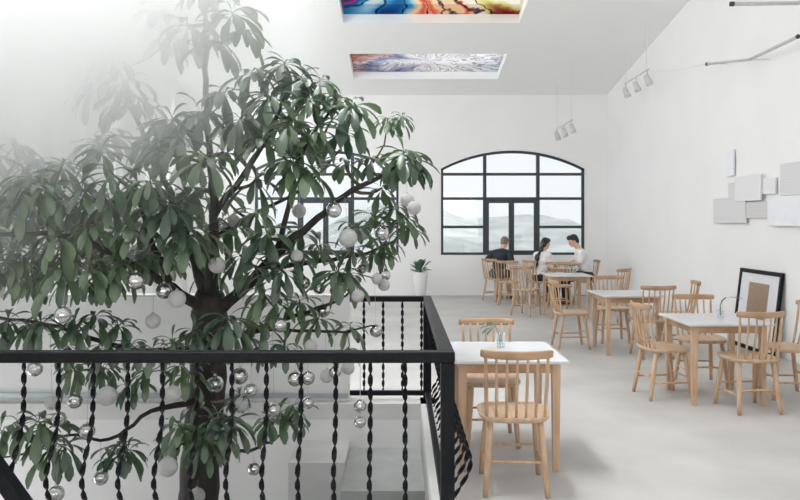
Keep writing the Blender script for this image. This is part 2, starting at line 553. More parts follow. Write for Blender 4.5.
def arch_window(n, c):
    fr = MB()
    w = .055
    bar(fr, c - HW, c - HW + w, ZS, ZSP)
    bar(fr, c + HW - w, c + HW, ZS, ZSP)
    bar(fr, c - HW + w, c + HW - w, ZS, ZS + w, YB + .062, YB + .128)
    for k in range(NS):
        a = -HW + 2 * HW * k / NS
        b = -HW + 2 * HW * (k + 1) / NS
        za, zb = arch(a), arch(b)
        fr.hexa([(c + a, YB + .06, za - w), (c + b, YB + .06, zb - w), (c + b, YB + .13, zb - w), (c + a, YB + .13, za - w),
                 (c + a, YB + .06, za), (c + b, YB + .06, zb), (c + b, YB + .13, zb), (c + a, YB + .13, za)])
    xa, xb = c - .615, c + .565
    bar(fr, xa - .035, xa + .035, ZS, arch(xa - c) - .02, YB + .05, YB + .14)
    bar(fr, xb - .035, xb + .035, ZS, arch(xb - c) - .02, YB + .05, YB + .14)
    for z in (2.68, 2.14):
        bar(fr, c - HW + .01, c + HW - .01, z - .03, z + .03, YB + .065, YB + .125)
    bar(fr, c - HW + .01, xa, 1.48, 1.54, YB + .065, YB + .125)
    bar(fr, xb, c + HW - .01, 1.48, 1.54, YB + .065, YB + .125)
    o = fr.obj('window_%d' % n, 'winframe', kind='structure')
    # two casements in the middle
    xm = (xa + xb) / 2
    for x0, x1 in ((xa + .035, xm - .003), (xm + .003, xb - .035)):
        s = MB()
        y0, y1 = YB + .04, YB + .11
        s.box(x0, x1, y0, y1, ZS + .03, ZS + .10)
        s.box(x0, x1, y0, y1, 2.04, 2.11)
        s.box(x0, x0 + .055, y0, y1, ZS + .1, 2.04)
        s.box(x1 - .055, x1, y0, y1, ZS + .1, 2.04)
        s.obj('window_sash', 'winframe', o)
    p = MB()
    for k in range(NS):
        a = -HW + 2 * HW * k / NS
        b = -HW + 2 * HW * (k + 1) / NS
        p.hexa([(c + a, YB + .09, ZS), (c + b, YB + .09, ZS), (c + b, YB + .096, ZS), (c + a, YB + .096, ZS),
                (c + a, YB + .09, arch(a)), (c + b, YB + .09, arch(b)), (c + b, YB + .096, arch(b)), (c + a, YB + .096, arch(a))])
    p.obj('glass_pane', 'pane', o)


arch_window(1, WC[0])
arch_window(2, WC[1])
for n, (a, b) in enumerate(ys):
    s = MB()
    x0, x1 = XL - .16, XL - .09
    s.box(x0, x1, a, b, LZ0, LZ0 + .06)
    s.box(x0, x1, a, b, LZ1 - .06, LZ1)
    s.box(x0, x1, a, a + .05, LZ0, LZ1)
    s.box(x0, x1, b - .05, b, LZ0, LZ1)
    s.box(x0, x1, (a + b) / 2 - .025, (a + b) / 2 + .025, LZ0, LZ1)
    o = s.obj('window_%d' % (3 + n), 'whiteframe', kind='structure')
    MB().box(XL - .13, XL - .124, a, b, LZ0, LZ1).obj('glass_pane', 'pane', o)

# low white wall added where the far balustrade fades into haze at left
pw = MB()
pw.box(XL, -.42, VY1 - .15, VY1 - .03, .13, 1.0)
pw.obj('wall_parapet_added', 'wall', kind='structure')
MB().box(XL, -.42, VY1 - .16, VY1 - .02, 1.0, 1.015).obj('trim_5', 'mid_concrete', kind='structure')  # greyer cap added so the overlit wall top looks less bright

# outside
gp = MB()
gp.box(-60, 60, YB + .6, 160, -3.3, -3.2)
gp.obj('ground', 'ground', kind='structure')
hm = MB()
random.seed(5)
nx, ny = 60, 14
vs = []
for j in range(ny):
    for i in range(nx):
        x = -70 + 140 * i / (nx - 1)
        y = 58 + 5.5 * j
        ridge = 3.3 + 2.0 * math.sin(x * .11 + 1.1) + 1.3 * math.sin(x * .27 + 2)
        z = -3.2 + (ridge + 1.6) * math.sin(min(1, j / 9) * PI / 2) + .8 * noise.noise(Vector((x * .2, y * .2, 1)))
        vs.append((x, y, z))
fs = [(j * nx + i, j * nx + i + 1, (j + 1) * nx + i + 1, (j + 1) * nx + i) for j in range(ny - 1) for i in range(nx - 1)]
hm.add(vs, fs)
hm.obj('hills', 'hill', smooth=True, kind='structure')

# ------------------------------------------------------------------ wrought iron balustrade
YN, XS, YFR = 3.46, .228, 6.03
ZT = 1.0


def twisted(base, out, z0, z1, mag, r1=.0122, r2=.0038, pitch=.066, belly=True):
    """a flat bar twisted about its length; 'out' is the direction its belly swells towards"""
    rings = []
    n = int((z1 - z0) / .0085)
    for i in range(n + 1):
        z = z0 + (z1 - z0) * i / n
        t = (z - z0) / (z1 - z0)
        u = 1 - t                                  # 0 at the top
        o = mag * math.exp(-((u - .72) / .23) ** 2) if belly else 0
        edge = min(1, min(t, 1 - t) * 14)
        a = PI * z / pitch
        ca, sa = math.cos(a), math.sin(a)
        w1 = r2 + (r1 - r2) * (0.35 + .65 * edge)
        pts = []
        for sx, sy in ((-1, -1), (1, -1), (1, 1), (-1, 1)):
            lx, ly = sx * w1, sy * r2
            pts.append((base[0] + out[0] * o + lx * ca - ly * sa, base[1] + out[1] * o + lx * sa + ly * ca, z))
        rings.append(pts)
    return MB().loft(rings)


bal = thing('iron_balustrade', 'black iron balustrade with twisted bars around the opening where the tree grows', 'railing', (0, 0, 0))
tr = MB().bbox(XL + .01, XS + .034, YN - .034, YN + .034, ZT - .052, ZT, .004)
tr.obj('top_rail', 'iron', bal)
tr = MB().bbox(XS - .033, XS + .033, YN + .034, YFR + .033, ZT - .052, ZT, .004)
tr.obj('top_rail', 'iron', bal)
tr = MB().bbox(-.42, XS - .033, YFR - .033, YFR + .033, ZT - .045, ZT, .004)
tr.obj('top_rail', 'iron', bal)
for bx in ((XL + .01, XS - .034, YN - .02, YN + .02), (XS - .02, XS + .02, YN + .034, YFR - .03), (-.42, XS - .033, YFR - .018, YFR + .018)):
    MB().bbox(*bx, .17, .21, .004).obj('bottom_rail', 'iron', bal)
for px_, py_ in ((XS, YN), (XS, YFR)):
    MB().bbox(px_ - .033, px_ + .033, py_ - .033, py_ + .033, 0.1, ZT - .052).obj('post', 'iron', bal)
for k in range(28):
    x = (405 - 400) * YN / F - k * .1665
    if x > XL + .1:
        twisted((x, YN), (0, -1), .21, ZT - .05, .125).obj('baluster', 'iron', bal, smooth=False)
for k in range(16):
    y = YN + .15 + k * .1575
    twisted((XS, y), (1, 0), .21, ZT - .05, .125).obj('baluster', 'iron', bal, smooth=False)
for k in range(9):
    x = (421.5 - 400 - k * 19.2) * YFR / F
    if x > -.4:
        twisted((x, YFR), (0, 1), .21, ZT - .045, .04).obj('baluster', 'iron', bal, smooth=False)
MB().box(XL + .01, -.43, VY1 - .18, VY1 - .152, .165, .205).obj('faded_rail_strip', 'faded_iron', kind='structure').name = 'trim_4'  # pale strip stands in for the bottom rail fading into haze

hr = thing('stair_handrail', 'thick black sloping stair handrail at the lower left in front of the balustrade', 'handrail', (0, 0, 0))
hd = MB()
p0, p1 = Vector((-2.42, 3.12, 1.494)), Vector((-1.375, 3.12, .03))
dn = Vector((1.4, 0, 1)).normalized() * .031
hd.hexa([p0 - dn + Vector((0, -.03, 0)), p1 - dn + Vector((0, -.03, 0)), p1 - dn + Vector((0, .03, 0)), p0 - dn + Vector((0, .03, 0)),
         p0 + dn + Vector((0, -.03, 0)), p1 + dn + Vector((0, -.03, 0)), p1 + dn + Vector((0, .03, 0)), p0 + dn + Vector((0, .03, 0))])
hd.obj('rail', 'iron', hr)
MB().bbox(-1.43, -1.37, 3.09, 3.15, 0, .10).obj('post', 'iron', hr)
MB().bbox(-2.45, -2.39, 3.09, 3.15, 0, 1.5).obj('post', 'iron', hr)
for k in range(4):
    x = -2.2 + k * .2
    zt_ = 1.494 - (x + 2.42) * 1.4 - .03
    twisted((x, 3.12), (0, -1), .0, zt_, 0).obj('baluster', 'iron', hr)


# ------------------------------------------------------------------ chairs
def make_chair(label):
    t = thing('dining_chair', label, 'chair', group='pine spindle-back dining chairs')
    # seat: rounded square with a shallow dish, slightly wider at the front
    n = 36
    rings = []
    for z, s in ((.432, .90), (.438, .955), (.450, .99), (.460, 1.0), (.465, .985), (.4655, .93), (.4615, .75), (.458, .45), (.457, .05)):
        ring = []
        for k in range(n):
            a = 2 * PI * k / n
            ca, sa = math.cos(a), math.sin(a)
            e = .55
            x = abs(ca) ** e * (1 if ca >= 0 else -1)
            y = abs(sa) ** e * (1 if sa >= 0 else -1)
            ring.append((x * (.217 + .006 * y) * s, y * .205 * s, z))
        rings.append(ring)
    MB().loft(rings).obj('seat', 'wood_seat', t, smooth=True)
    feet = {}
    for sx in (-1, 1):
        for sy in (-1, 1):
            a = Vector((sx * .148, sy * .135, .437))
            b = Vector((sx * .183, sy * .200, 0))
            feet[(sx, sy)] = (a, b)
            pts = [a.lerp(b, k / 6) for k in range(7)]
            MB().tube(pts, [.019, .020, .021, .0212, .020, .018, .0155], 10).obj('leg', 'wood', t, smooth=True)

    def on(sx, sy, z):
        a, b = feet[(sx, sy)]
        return a.lerp(b, (a.z - z) / a.z)
    for p, q in (((-1, -1, .155), (-1, 1, .155)), ((1, -1, .155), (1, 1, .155)), ((-1, -1, .20), (1, -1, .20)), ((-1, 1, .20), (1, 1, .20))):
        a, b = on(*p), on(*q)
        MB().tube([a, a.lerp(b, .25), a.lerp(b, .5), a.lerp(b, .75), b], [.0075, .0095, .0105, .0095, .0075], 8).obj('stretcher', 'wood', t, smooth=True)
    for k in range(7):
        u = (k - 3) / 3
        b = Vector((u * .172, -.182 + .03 * u * u, .455))
        e = Vector((u * .182, -.262 + .05 * u * u, .835))
        pts = [b.lerp(e, q / 5) + Vector((0, -.008 * math.sin(PI * q / 5), 0)) for q in range(6)]
        r = 1.25 if abs(u) == 1 else 1
        MB().tube(pts, [.0078 * r, .0094 * r, .0098 * r, .0094 * r, .0086 * r, .0075 * r], 8).obj('spindle', 'wood', t, smooth=True)
    rings = []
    m_ = 18
    for k in range(m_ + 1):
        u = -1 + 2 * k / m_
        x = u * .212
        y = -.270 + .062 * u * u
        h = .027 - .002 * u * u
        if abs(u) == 1:
            h -= .005
        zc_ = .846 + .004 * u * u
        th = .0115
        ring = []
        for q in range(12):
            a = 2 * PI * q / 12
            ca, sa = math.cos(a), math.sin(a)
            yy = th * abs(ca) ** .6 * (1 if ca > 0 else -1)
            zz = h * abs(sa) ** .6 * (1 if sa > 0 else -1)
            ring.append((x, y + yy - .12 * zz, zc_ + zz))
        rings.append(ring)
    MB().loft(rings).obj('top_rail', 'wood_dark', t, smooth=True)
    return t


CHAIRS = [
    # x, y, direction faced (degrees, 0 = away from the viewer, positive = turned left), label
    (.695, 4.43, -3, 'large pine spindle-back chair nearest the viewer, back turned, beside the black railing post'),
    (.665, 5.34, 180, 'pine spindle-back chair behind the nearest white table, facing the viewer'),
    (3.01, 6.24, 4, 'pine spindle-back chair with its back to us, in front of the leaning black picture frame'),
    (2.45, 6.72, -84, 'pine spindle-back chair seen side-on at the left side of the right-hand table'),
    (3.01, 7.20, 179, 'pine spindle-back chair facing us behind the right-hand table, beside the vase with a curved leaf'),
    (3.60, 6.72, 88, 'pine spindle-back chair cut off by the right edge of the photo'),
    (3.03, 8.68, 3, 'pine spindle-back chair at the near side of the middle table, back to us'),
    (2.21, 9.33, -88, 'pine spindle-back chair side-on at the left of the middle table, standing free in the aisle'),
    (2.88, 9.78, 178, 'pine spindle-back chair facing us at the far side of the middle table'),
    (3.52, 9.15, 78, 'pine spindle-back chair at the right of the middle table, its narrow back near the wall'),
    (3.47, 11.75, 42, 'pine spindle-back chair turned askew at the right of the third table by the wall'),
    (2.19, 12.52, -38, 'pine spindle-back chair at the left of the third table, turned partly away'),
    (2.93, 13.22, 180, 'pine spindle-back chair facing us behind the third table, between the woman and the young man'),
    (1.98, 14.86, -50, 'pine spindle-back chair under the man in navy, its back seen side-on at far left'),
    (2.13, 14.12, -14, 'empty pine spindle-back chair directly in front of the man in navy'),
    (2.72, 14.2, -62, 'pine spindle-back chair on which the long-haired woman sits'),
    (3.66, 14.2, 88, 'pine spindle-back chair on which the young man in white sits'),
]
for i, (x, y, a, lab) in enumerate(CHAIRS):
    if i == 0:
        ch0 = make_chair(lab)
        ch0.location, ch0.rotation_euler = (x, y, 0), (0, 0, math.radians(a))
    else:
        dup(ch0, (x, y, 0), math.radians(a), lab)


# ------------------------------------------------------------------ tables
def make_table(label):
    t = thing('cafe_table', label, 'table', group='square white-topped cafe tables')
    MB().bbox(-.375, .375, -.375, .375, .708, .730, .004).obj('tabletop', 'tabletop', t)
    s = .32
    for x0, x1, y0, y1 in ((-s, s, -s, -s + .02), (-s, s, s - .02, s), (-s, -s + .02, -s + .02, s - .02), (s - .02, s, -s + .02, s - .02)):
        MB().box(x0, x1, y0, y1, .64, .708).obj('apron', 'wood_dark', t)
    for sx in (-1, 1):
        for sy in (-1, 1):
            cx, cy = sx * (s - .0175), sy * (s - .0175)
            rings = []
            for z, w in ((0, .0195), (.3, .0225), (.62, .026), (.7075, .026)):
                rings.append([(cx + a * w, cy + b * w, z) for a, b in ((-1, -1), (1, -1), (1, 1), (-1, 1))])
            MB().loft(rings).obj('leg', 'wood', t)
    return t


TABLES = [(.71, 4.985, 'white-topped pine table nearest the viewer, behind the black railing post'),
          (2.90, 6.66, 'white-topped pine table at the right in front of the leaning picture frame'),
          (2.83, 9.04, 'middle white-topped pine table of the right-hand row, second from the viewer'),
          (2.83, 12.28, 'white-topped pine table carrying the small green sprig, near the seated people'),
          (3.20, 14.35, 'white-topped pine table between the woman and the young man, mostly hidden'),
          (2.62, 15.2, 'white-topped pine table under the arched window beside the man in navy')]
for i, (x, y, lab) in enumerate(TABLES):
    if i == 0:
        tb0 = make_table(lab)
        tb0.location = (x, y, 0)
    else:
        t = dup(tb0, (x, y, 0), 0, lab)
        if i == 4:
            t.scale = (.72, 1, 1)
        if i == 5:
            t.scale = (.8, .9, 1)


# ------------------------------------------------------------------ leaves
def leaf(mb, base, dirv, L, W, droop, up=Vector((0, 0, 1)), seg=6, stem=.12, roll=0.0):
    d = dirv.normalized()
    side = d.cross(up)
    if side.length < .05:
        side = d.orthogonal()
    side.normalize()
    if roll:
        side = Matrix.Rotation(roll, 3, d) @ side
    p = Vector(base)
    rows = []
    cur = d.copy()
    for i in range(seg + 1):
        t = i / seg
        nrm = side.cross(cur).normalized()
        if t < stem:
            w = .05
        else:
            q = (t - stem) / (1 - stem)
            w = max(.03, math.sin(PI * min(1, q ** 1.9 * .94 + .02)) ** .62)
        w *= W / 2
        rows.append((p - side * w + nrm * w * .35, p.copy(), p + side * w + nrm * w * .35))
        cur = (cur + Vector((0, 0, -droop / seg))).normalized()
        side = (side - cur * side.dot(cur)).normalized()
        p = p + cur * (L / seg)
    vs = [v for r in rows for v in r]
    fs = []
    for i in range(seg):
        a = i * 3
        fs += [(a, a + 1, a + 4, a + 3), (a + 1, a + 2, a + 5, a + 4)]
    mb.add(vs, fs)


def rosette(mb, c, axis, L, n, rnd, spread=1.0, wide=.265):
    axis = axis.normalized()
    u = axis.orthogonal().normalized()
    v = axis.cross(u)
    ph = rnd.random() * 6.28
    for k in range(n):
        a = ph + k * 2.39996
        q = k / n
        el = math.radians(48 - 58 * q * spread + rnd.uniform(-9, 9))
        d = axis * math.sin(el) + (u * math.cos(a) + v * math.sin(a)) * math.cos(el)
        l = L * rnd.uniform(.8, 1.1) * (.62 + .42 * min(1, q * 1.8))
        leaf(mb, c - axis * .03 * q, d, l, l * wide * rnd.uniform(.85, 1.12), rnd.uniform(1.0, 2.4), roll=rnd.uniform(-.3, .3))


# ------------------------------------------------------------------ the tree
rnd = random.Random(11)
nodes = []          # (position, parent index, depth rank)


def limb(pts, parent=None, r0=.03, r1=.012):
    """adds a chain of nodes; returns index of the last"""
    out = []
    for i, p in enumerate(pts):
        v = at(*p) if len(p) == 3 and p[1] > -900 else Vector(p)
        nodes.append([v, parent, []])
        parent = len(nodes) - 1
        out.append(parent)
    return out


DT = 4.75
LIMBS = []
LIMBS.append(([(198, 520, DT), (201, 460, DT), (206, 400, DT), (209, 350, DT), (210, 312, DT), (211, 292, DT)], [.135, .125, .12, .115, .115, .09]))
LIMBS.append(([(210, 318, DT), (245, 288, 4.7), (275, 254, 4.65), (310, 225, 4.6), (345, 195, 4.6), (385, 174, 4.6), (404, 160, 4.6)], [.07, .055, .045, .036, .028, .02, .012]))
LIMBS.append(([(262, 268, 4.68), (300, 264, 4.8), (340, 258, 4.9), (370, 252, 4.9), (398, 238, 4.9)], [.03, .027, .022, .018, .012]))
LIMBS.append(([(211, 300, DT), (213, 250, 4.6), (214, 215, 4.5), (212, 180, 4.55), (207, 130, 4.7), (205, 70, 4.85), (206, 12, 4.9), (206, -40, 4.9)], [.08, .05, .04, .034, .03, .028, .024, .015]))
LIMBS.append(([(208, 305, DT), (192, 255, 4.9), (178, 215, 5.0), (160, 170, 5.1), (135, 115, 5.2), (118, 70, 5.2)], [.07, .045, .038, .03, .024, .014]))
LIMBS.append(([(205, 312, 4.72), (172, 288, 4.5), (140, 268, 4.35), (105, 250, 4.3), (60, 235, 4.2), (10, 235, 4.2), (-50, 230, 4.3)], [.065, .045, .036, .03, .024, .02, .014]))
LIMBS.append(([(205, 345, 4.72), (165, 352, 4.5), (110, 345, 4.4), (60, 328, 4.3), (0, 318, 4.3), (-50, 322, 4.3)], [.05, .03, .024, .018, .014, .01]))
LIMBS.append(([(212, 340, 4.7), (245, 333, 4.6), (290, 318, 4.6), (330, 303, 4.6), (352, 292, 4.6)], [.045, .026, .02, .015, .01]))
LIMBS.append(([(245, 333, 4.6), (290, 330, 4.5), (335, 332, 4.45), (375, 326, 4.4)], [.02, .016, .012, .007]))
LIMBS.append(([(203, 400, 4.7), (150, 412, 4.5), (110, 440, 4.4), (70, 435, 4.3), (30, 452, 4.3), (-10, 460, 4.3)], [.04, .02, .016, .012, .009, .007]))
LIMBS.append(([(207, 425, 4.7), (238, 450, 4.6), (262, 446, 4.5), (282, 432, 4.5), (295, 412, 4.5)], [.035, .018, .014, .011, .008]))
LIMBS.append(([(214, 215, 4.5), (250, 165, 4.55), (278, 115, 4.65), (288, 78, 4.7)], [.034, .026, .018, .01]))
LIMBS.append(([(275, 254, 4.65), (289, 205, 4.5), (300, 155, 4.45), (330, 112, 4.5)], [.034, .024, .018, .01]))
LIMBS.append(([(172, 288, 4.5), (150, 235, 4.3), (135, 195, 4.2), (110, 172, 4.15)], [.03, .024, .018, .01]))
LIMBS.append(([(60, 235, 4.2), (40, 195, 4.5), (20, 165, 4.8), (-20, 150, 5)], [.022, .018, .014, .008]))
LIMBS.append(([(192, 255, 4.9), (235, 225, 5.2), (300, 190, 5.4), (340, 150, 5.4)], [.03, .024, .018, .01]))

segs = []                # branch polylines (points, radii)
allp = []
for pts, rr in LIMBS:
    P = [at(*p) for p in pts]
    # smooth by Catmull-Rom
    Q, R2 = [], []
    for i in range(len(P) - 1):
        a, b, c, d = P[max(0, i - 1)], P[i], P[i + 1], P[min(len(P) - 1, i + 2)]
        for k in range(5):
            t = k / 5
            Q.append(.5 * ((2 * b) + (c - a) * t + (2 * a - 5 * b + 4 * c - d) * t * t + (3 * b - a - 3 * c + d) * t ** 3)
                     + Vector((rnd.uniform(-1, 1), rnd.uniform(-1, 1), rnd.uniform(-1, 1))) * .008)
            R2.append((rr[i] + (rr[i + 1] - rr[i]) * t) * (1 if len(segs) == 0 else .66))
    Q.append(P[-1])
    R2.append(rr[-1])
    segs.append((Q, R2))
    allp += list(zip(Q, R2))

# crown tips seen in the photograph: column, row, distance, leaf length
TIPS = [
    (206, -20, 4.9, .30), (232, 12, 4.8, .30), (245, 30, 4.8, .27), (188, 25, 5.0, .30), (160, 8, 5.2, .27), (170, 40, 5.2, .24), (215, 40, 4.9, .26),
    (112, 58, 5.2, .26), (128, 78, 5.1, .27), (98, 82, 5.2, .24), (85, 92, 5.3, .22), (140, 100, 5.1, .24), (118, 100, 5.0, .26),
    (16, 142, 5.0, .26), (38, 160, 4.9, .26), (-15, 150, 5.0, .26), (62, 165, 4.9, .24), (5, 190, 4.7, .25),
    (28, 178, 4.1, .23), (42, 186, 4.05, .22), (110, 172, 4.05, .25), (82, 190, 4.1, .22), (150, 180, 4.1, .22), (22, 194, 4.0, .22), (62, 200, 4.1, .22),
    (208, 158, 4.1, .24), (150, 186, 4.2, .22), (170, 205, 4.1, .22), (182, 140, 4.4, .23), (172, 118, 4.6, .23), (200, 112, 4.5, .24), (160, 150, 4.4, .22),
    (225, 92, 4.6, .25), (252, 72, 4.7, .24), (285, 62, 4.7, .24), (300, 78, 4.6, .24), (322, 80, 4.6, .22), (268, 95, 4.5, .24), (240, 118, 4.4, .23),
    (310, 100, 4.5, .24), (338, 98, 4.6, .24), (352, 106, 4.5, .27), (288, 125, 4.3, .24), (262, 140, 4.3, .24), (318, 128, 4.4, .24), (345, 130, 4.6, .24),
    (290, 160, 4.3, .26), (306, 168, 4.3, .24), (345, 160, 4.7, .2), (372, 158, 4.7, .19),
    (388, 118, 4.8, .15), (402, 116, 4.8, .13), (404, 152, 4.55, .25), (398, 160, 4.6, .22), (412, 158, 4.6, .22), (382, 188, 4.7, .18), (395, 205, 4.8, .18),
    (405, 218, 4.75, .20), (412, 226, 4.75, .17), (372, 215, 4.8, .2), (386, 240, 4.8, .18), (355, 225, 4.6, .2),
    (352, 248, 4.6, .17), (375, 252, 4.7, .16), (338, 270, 4.5, .24), (346, 276, 4.5, .2), (320, 245, 4.8, .18), (300, 232, 4.7, .18),
    (255, 268, 4.4, .22), (285, 270, 4.4, .22), (268, 232, 4.5, .24), (240, 255, 4.5, .24), (295, 252, 4.5, .2),
    (262, 290, 4.4, .22), (275, 300, 4.5, .2), (300, 300, 4.6, .2), (318, 318, 4.5, .2), (350, 325, 4.5, .18), (345, 350, 4.5, .14),
    (228, 318, 4.3, .24), (235, 330, 4.3, .2), (260, 322, 4.4, .2), (285, 345, 4.4, .17), (262, 345, 4.4, .15),
    (90, 225, 4.1, .24), (110, 200, 4.1, .22), (55, 235, 4.0, .24), (75, 250, 4.1, .24), (130, 228, 4.1, .24), (150, 210, 4.2, .24), (185, 232, 4.2, .26),
    (168, 205, 4.2, .24), (205, 232, 4.4, .24), (20, 258, 4.1, .2), (5, 262, 4.1, .22), (35, 275, 4.2, .2), (-15, 265, 4.1, .22), (60, 268, 4.0, .26), (88, 268, 4.0, .24),
    (120, 262, 4.1, .22), (145, 255, 4.3, .2), (28, 325, 4.2, .2), (8, 320, 4.2, .18), (40, 322, 4.1, .18), (75, 322, 4.2, .18), (95, 315, 4.2, .17), (118, 325, 4.2, .16),
    (130, 345, 4.2, .16), (152, 348, 4.2, .17), (195, 330, 4.3, .18), (172, 340, 4.2, .16), (66, 345, 4.2, .16), (100, 345, 4.2, .17), (-20, 320, 4.2, .2),
    (72, 368, 4.2, .18), (105, 368, 4.2, .16), (128, 385, 4.3, .16), (145, 372, 4.3, .17), (190, 372, 4.3, .2), (180, 365, 4.3, .17),
    (20, 425, 4.1, .2), (38, 420, 4.05, .22), (46, 428, 4.1, .2), (0, 430, 4.1, .18), (50, 450, 4.1, .2), (65, 445, 4.1, .17),
    (120, 448, 4.3, .2), (128, 450, 4.3, .17), (108, 458, 4.3, .17), (100, 365, 4.4, .16),
    (178, 425, 4.2, .22), (188, 432, 4.2, .22), (215, 420, 4.2, .22), (222, 430, 4.2, .22), (205, 440, 4.1, .22), (170, 440, 4.2, .18), (232, 420, 4.3, .2),
    (278, 415, 4.5, .2), (292, 405, 4.5, .17), (268, 420, 4.4, .15), (300, 418, 4.5, .12),
    (240, 395, 4.4, .12),
]
POLY = [(-60, 165), (20, 160), (70, 150), (130, 115), (180, 100), (230, 85), (290, 72), (320, 95), (325, 130), (285, 170), (250, 225), (240, 290),
        (200, 285), (150, 255), (90, 285), (40, 280), (-60, 290)]


def inside(x, y):
    r = False
    j = len(POLY) - 1
    for i in range(len(POLY)):
        (xi, yi), (xj, yj) = POLY[i], POLY[j]
        if (yi > y) != (yj > y) and x < (xj - xi) * (y - yi) / (yj - yi) + xi:
            r = not r
        j = i
    return r


tips = [(at(x, y, d), l) for x, y, d, l in TIPS]
tries = 0
while len(tips) < len(TIPS) + 80 and tries < 4000:
    tries += 1
    x, y = rnd.uniform(-60, 350), rnd.uniform(70, 295)
    if not inside(x, y):
        continue
    p = at(x, y, rnd.uniform(4.25, 5.55))
    if min((p - q).length for q, _ in tips) > .17:
        tips.append((p, rnd.uniform(.19, .25)))
# crown beyond the left edge of the photograph
for k in range(45):
    a = rnd.uniform(-.9, 0)
    tips.append((Vector((-3.05 + a * .9, rnd.uniform(4.1, 5.5), rnd.uniform(1.1, 2.9))), rnd.uniform(.2, .26)))

core = Vector((at(208, 300, DT)))
tips.sort(key=lambda q: (q[0] - core).length)
leaves, twigs = MB(), MB()
cand = [(p, r) for p, r in allp]
for p, L in tips:
    # join to the nearest branch point lying nearer the heart of the tree
    best, bq = None, 1e9
    dp = (p - core).length
    for q, r in cand:
        dd = (q - p).length
        if dd < .03:
            continue
        pen = 0 if (q - core).length < dp + .02 else .25
        pen += .12 if q.z > p.z else 0
        if dd + pen < bq:
            best, bq = (q, r), dd + pen
    q, r = best
    mid = q.lerp(p, .5) + Vector((rnd.uniform(-.03, .03), rnd.uniform(-.03, .03), -.04 * (p - q).length - rnd.uniform(0, .02)))
    r_ = min(r * .8, .013)
    chain = [q, q.lerp(mid, .5) + Vector((0, 0, -.008)), mid, mid.lerp(p, .5) + Vector((0, 0, -.006)), p]
    twigs.tube(chain, [r_, r_ * .9, r_ * .8, r_ * .7, r_ * .6], 6)
    for s in chain[1:-1]:
        cand.append((s, r_ * .8))
    dirv = (p - mid).normalized()
    axis = (dirv * .5 + Vector((0, 0, .9)) + Vector((rnd.uniform(-.25, .25), rnd.uniform(-.75, -.05), 0))).normalized()
    rosette(leaves, p, axis, L * 1.02, rnd.randint(12, 16), rnd)

tree = thing('indoor_tree', 'large leafy tree with drooping glossy leaf rosettes rising behind the black railing', 'tree', (0, 0, 0))
tk = MB()
Q, R2 = segs[0]
base = [Vector((Q[0].x - .05, Q[0].y, LOW + .5)), Vector((Q[0].x - .02, Q[0].y, LOW + 1.4))]
tk.tube(base + Q, [.17, .145] + R2, 14)
tk.obj('trunk', 'bark', tree, smooth=True)
for Q, R2 in segs[1:]:
    MB().tube(Q, R2, 9).obj('branch', 'bark', tree, smooth=True)
twigs.obj('twigs', 'twig', tree, smooth=True)['kind'] = 'stuff'
leaves.obj('foliage', 'leaf', tree, smooth=True)['kind'] = 'stuff'
pl = MB().lathe([(.75, 0), (.85, .5), (.86, .55), (.78, .55), (.76, .48), (.001, .48)], (0, 0, 0), 28)
tag(pl.obj('tree_planter', 'pot', loc=(base[0].x, base[0].y, LOW)), 'round white planter holding the tree on the lower level', 'planter')

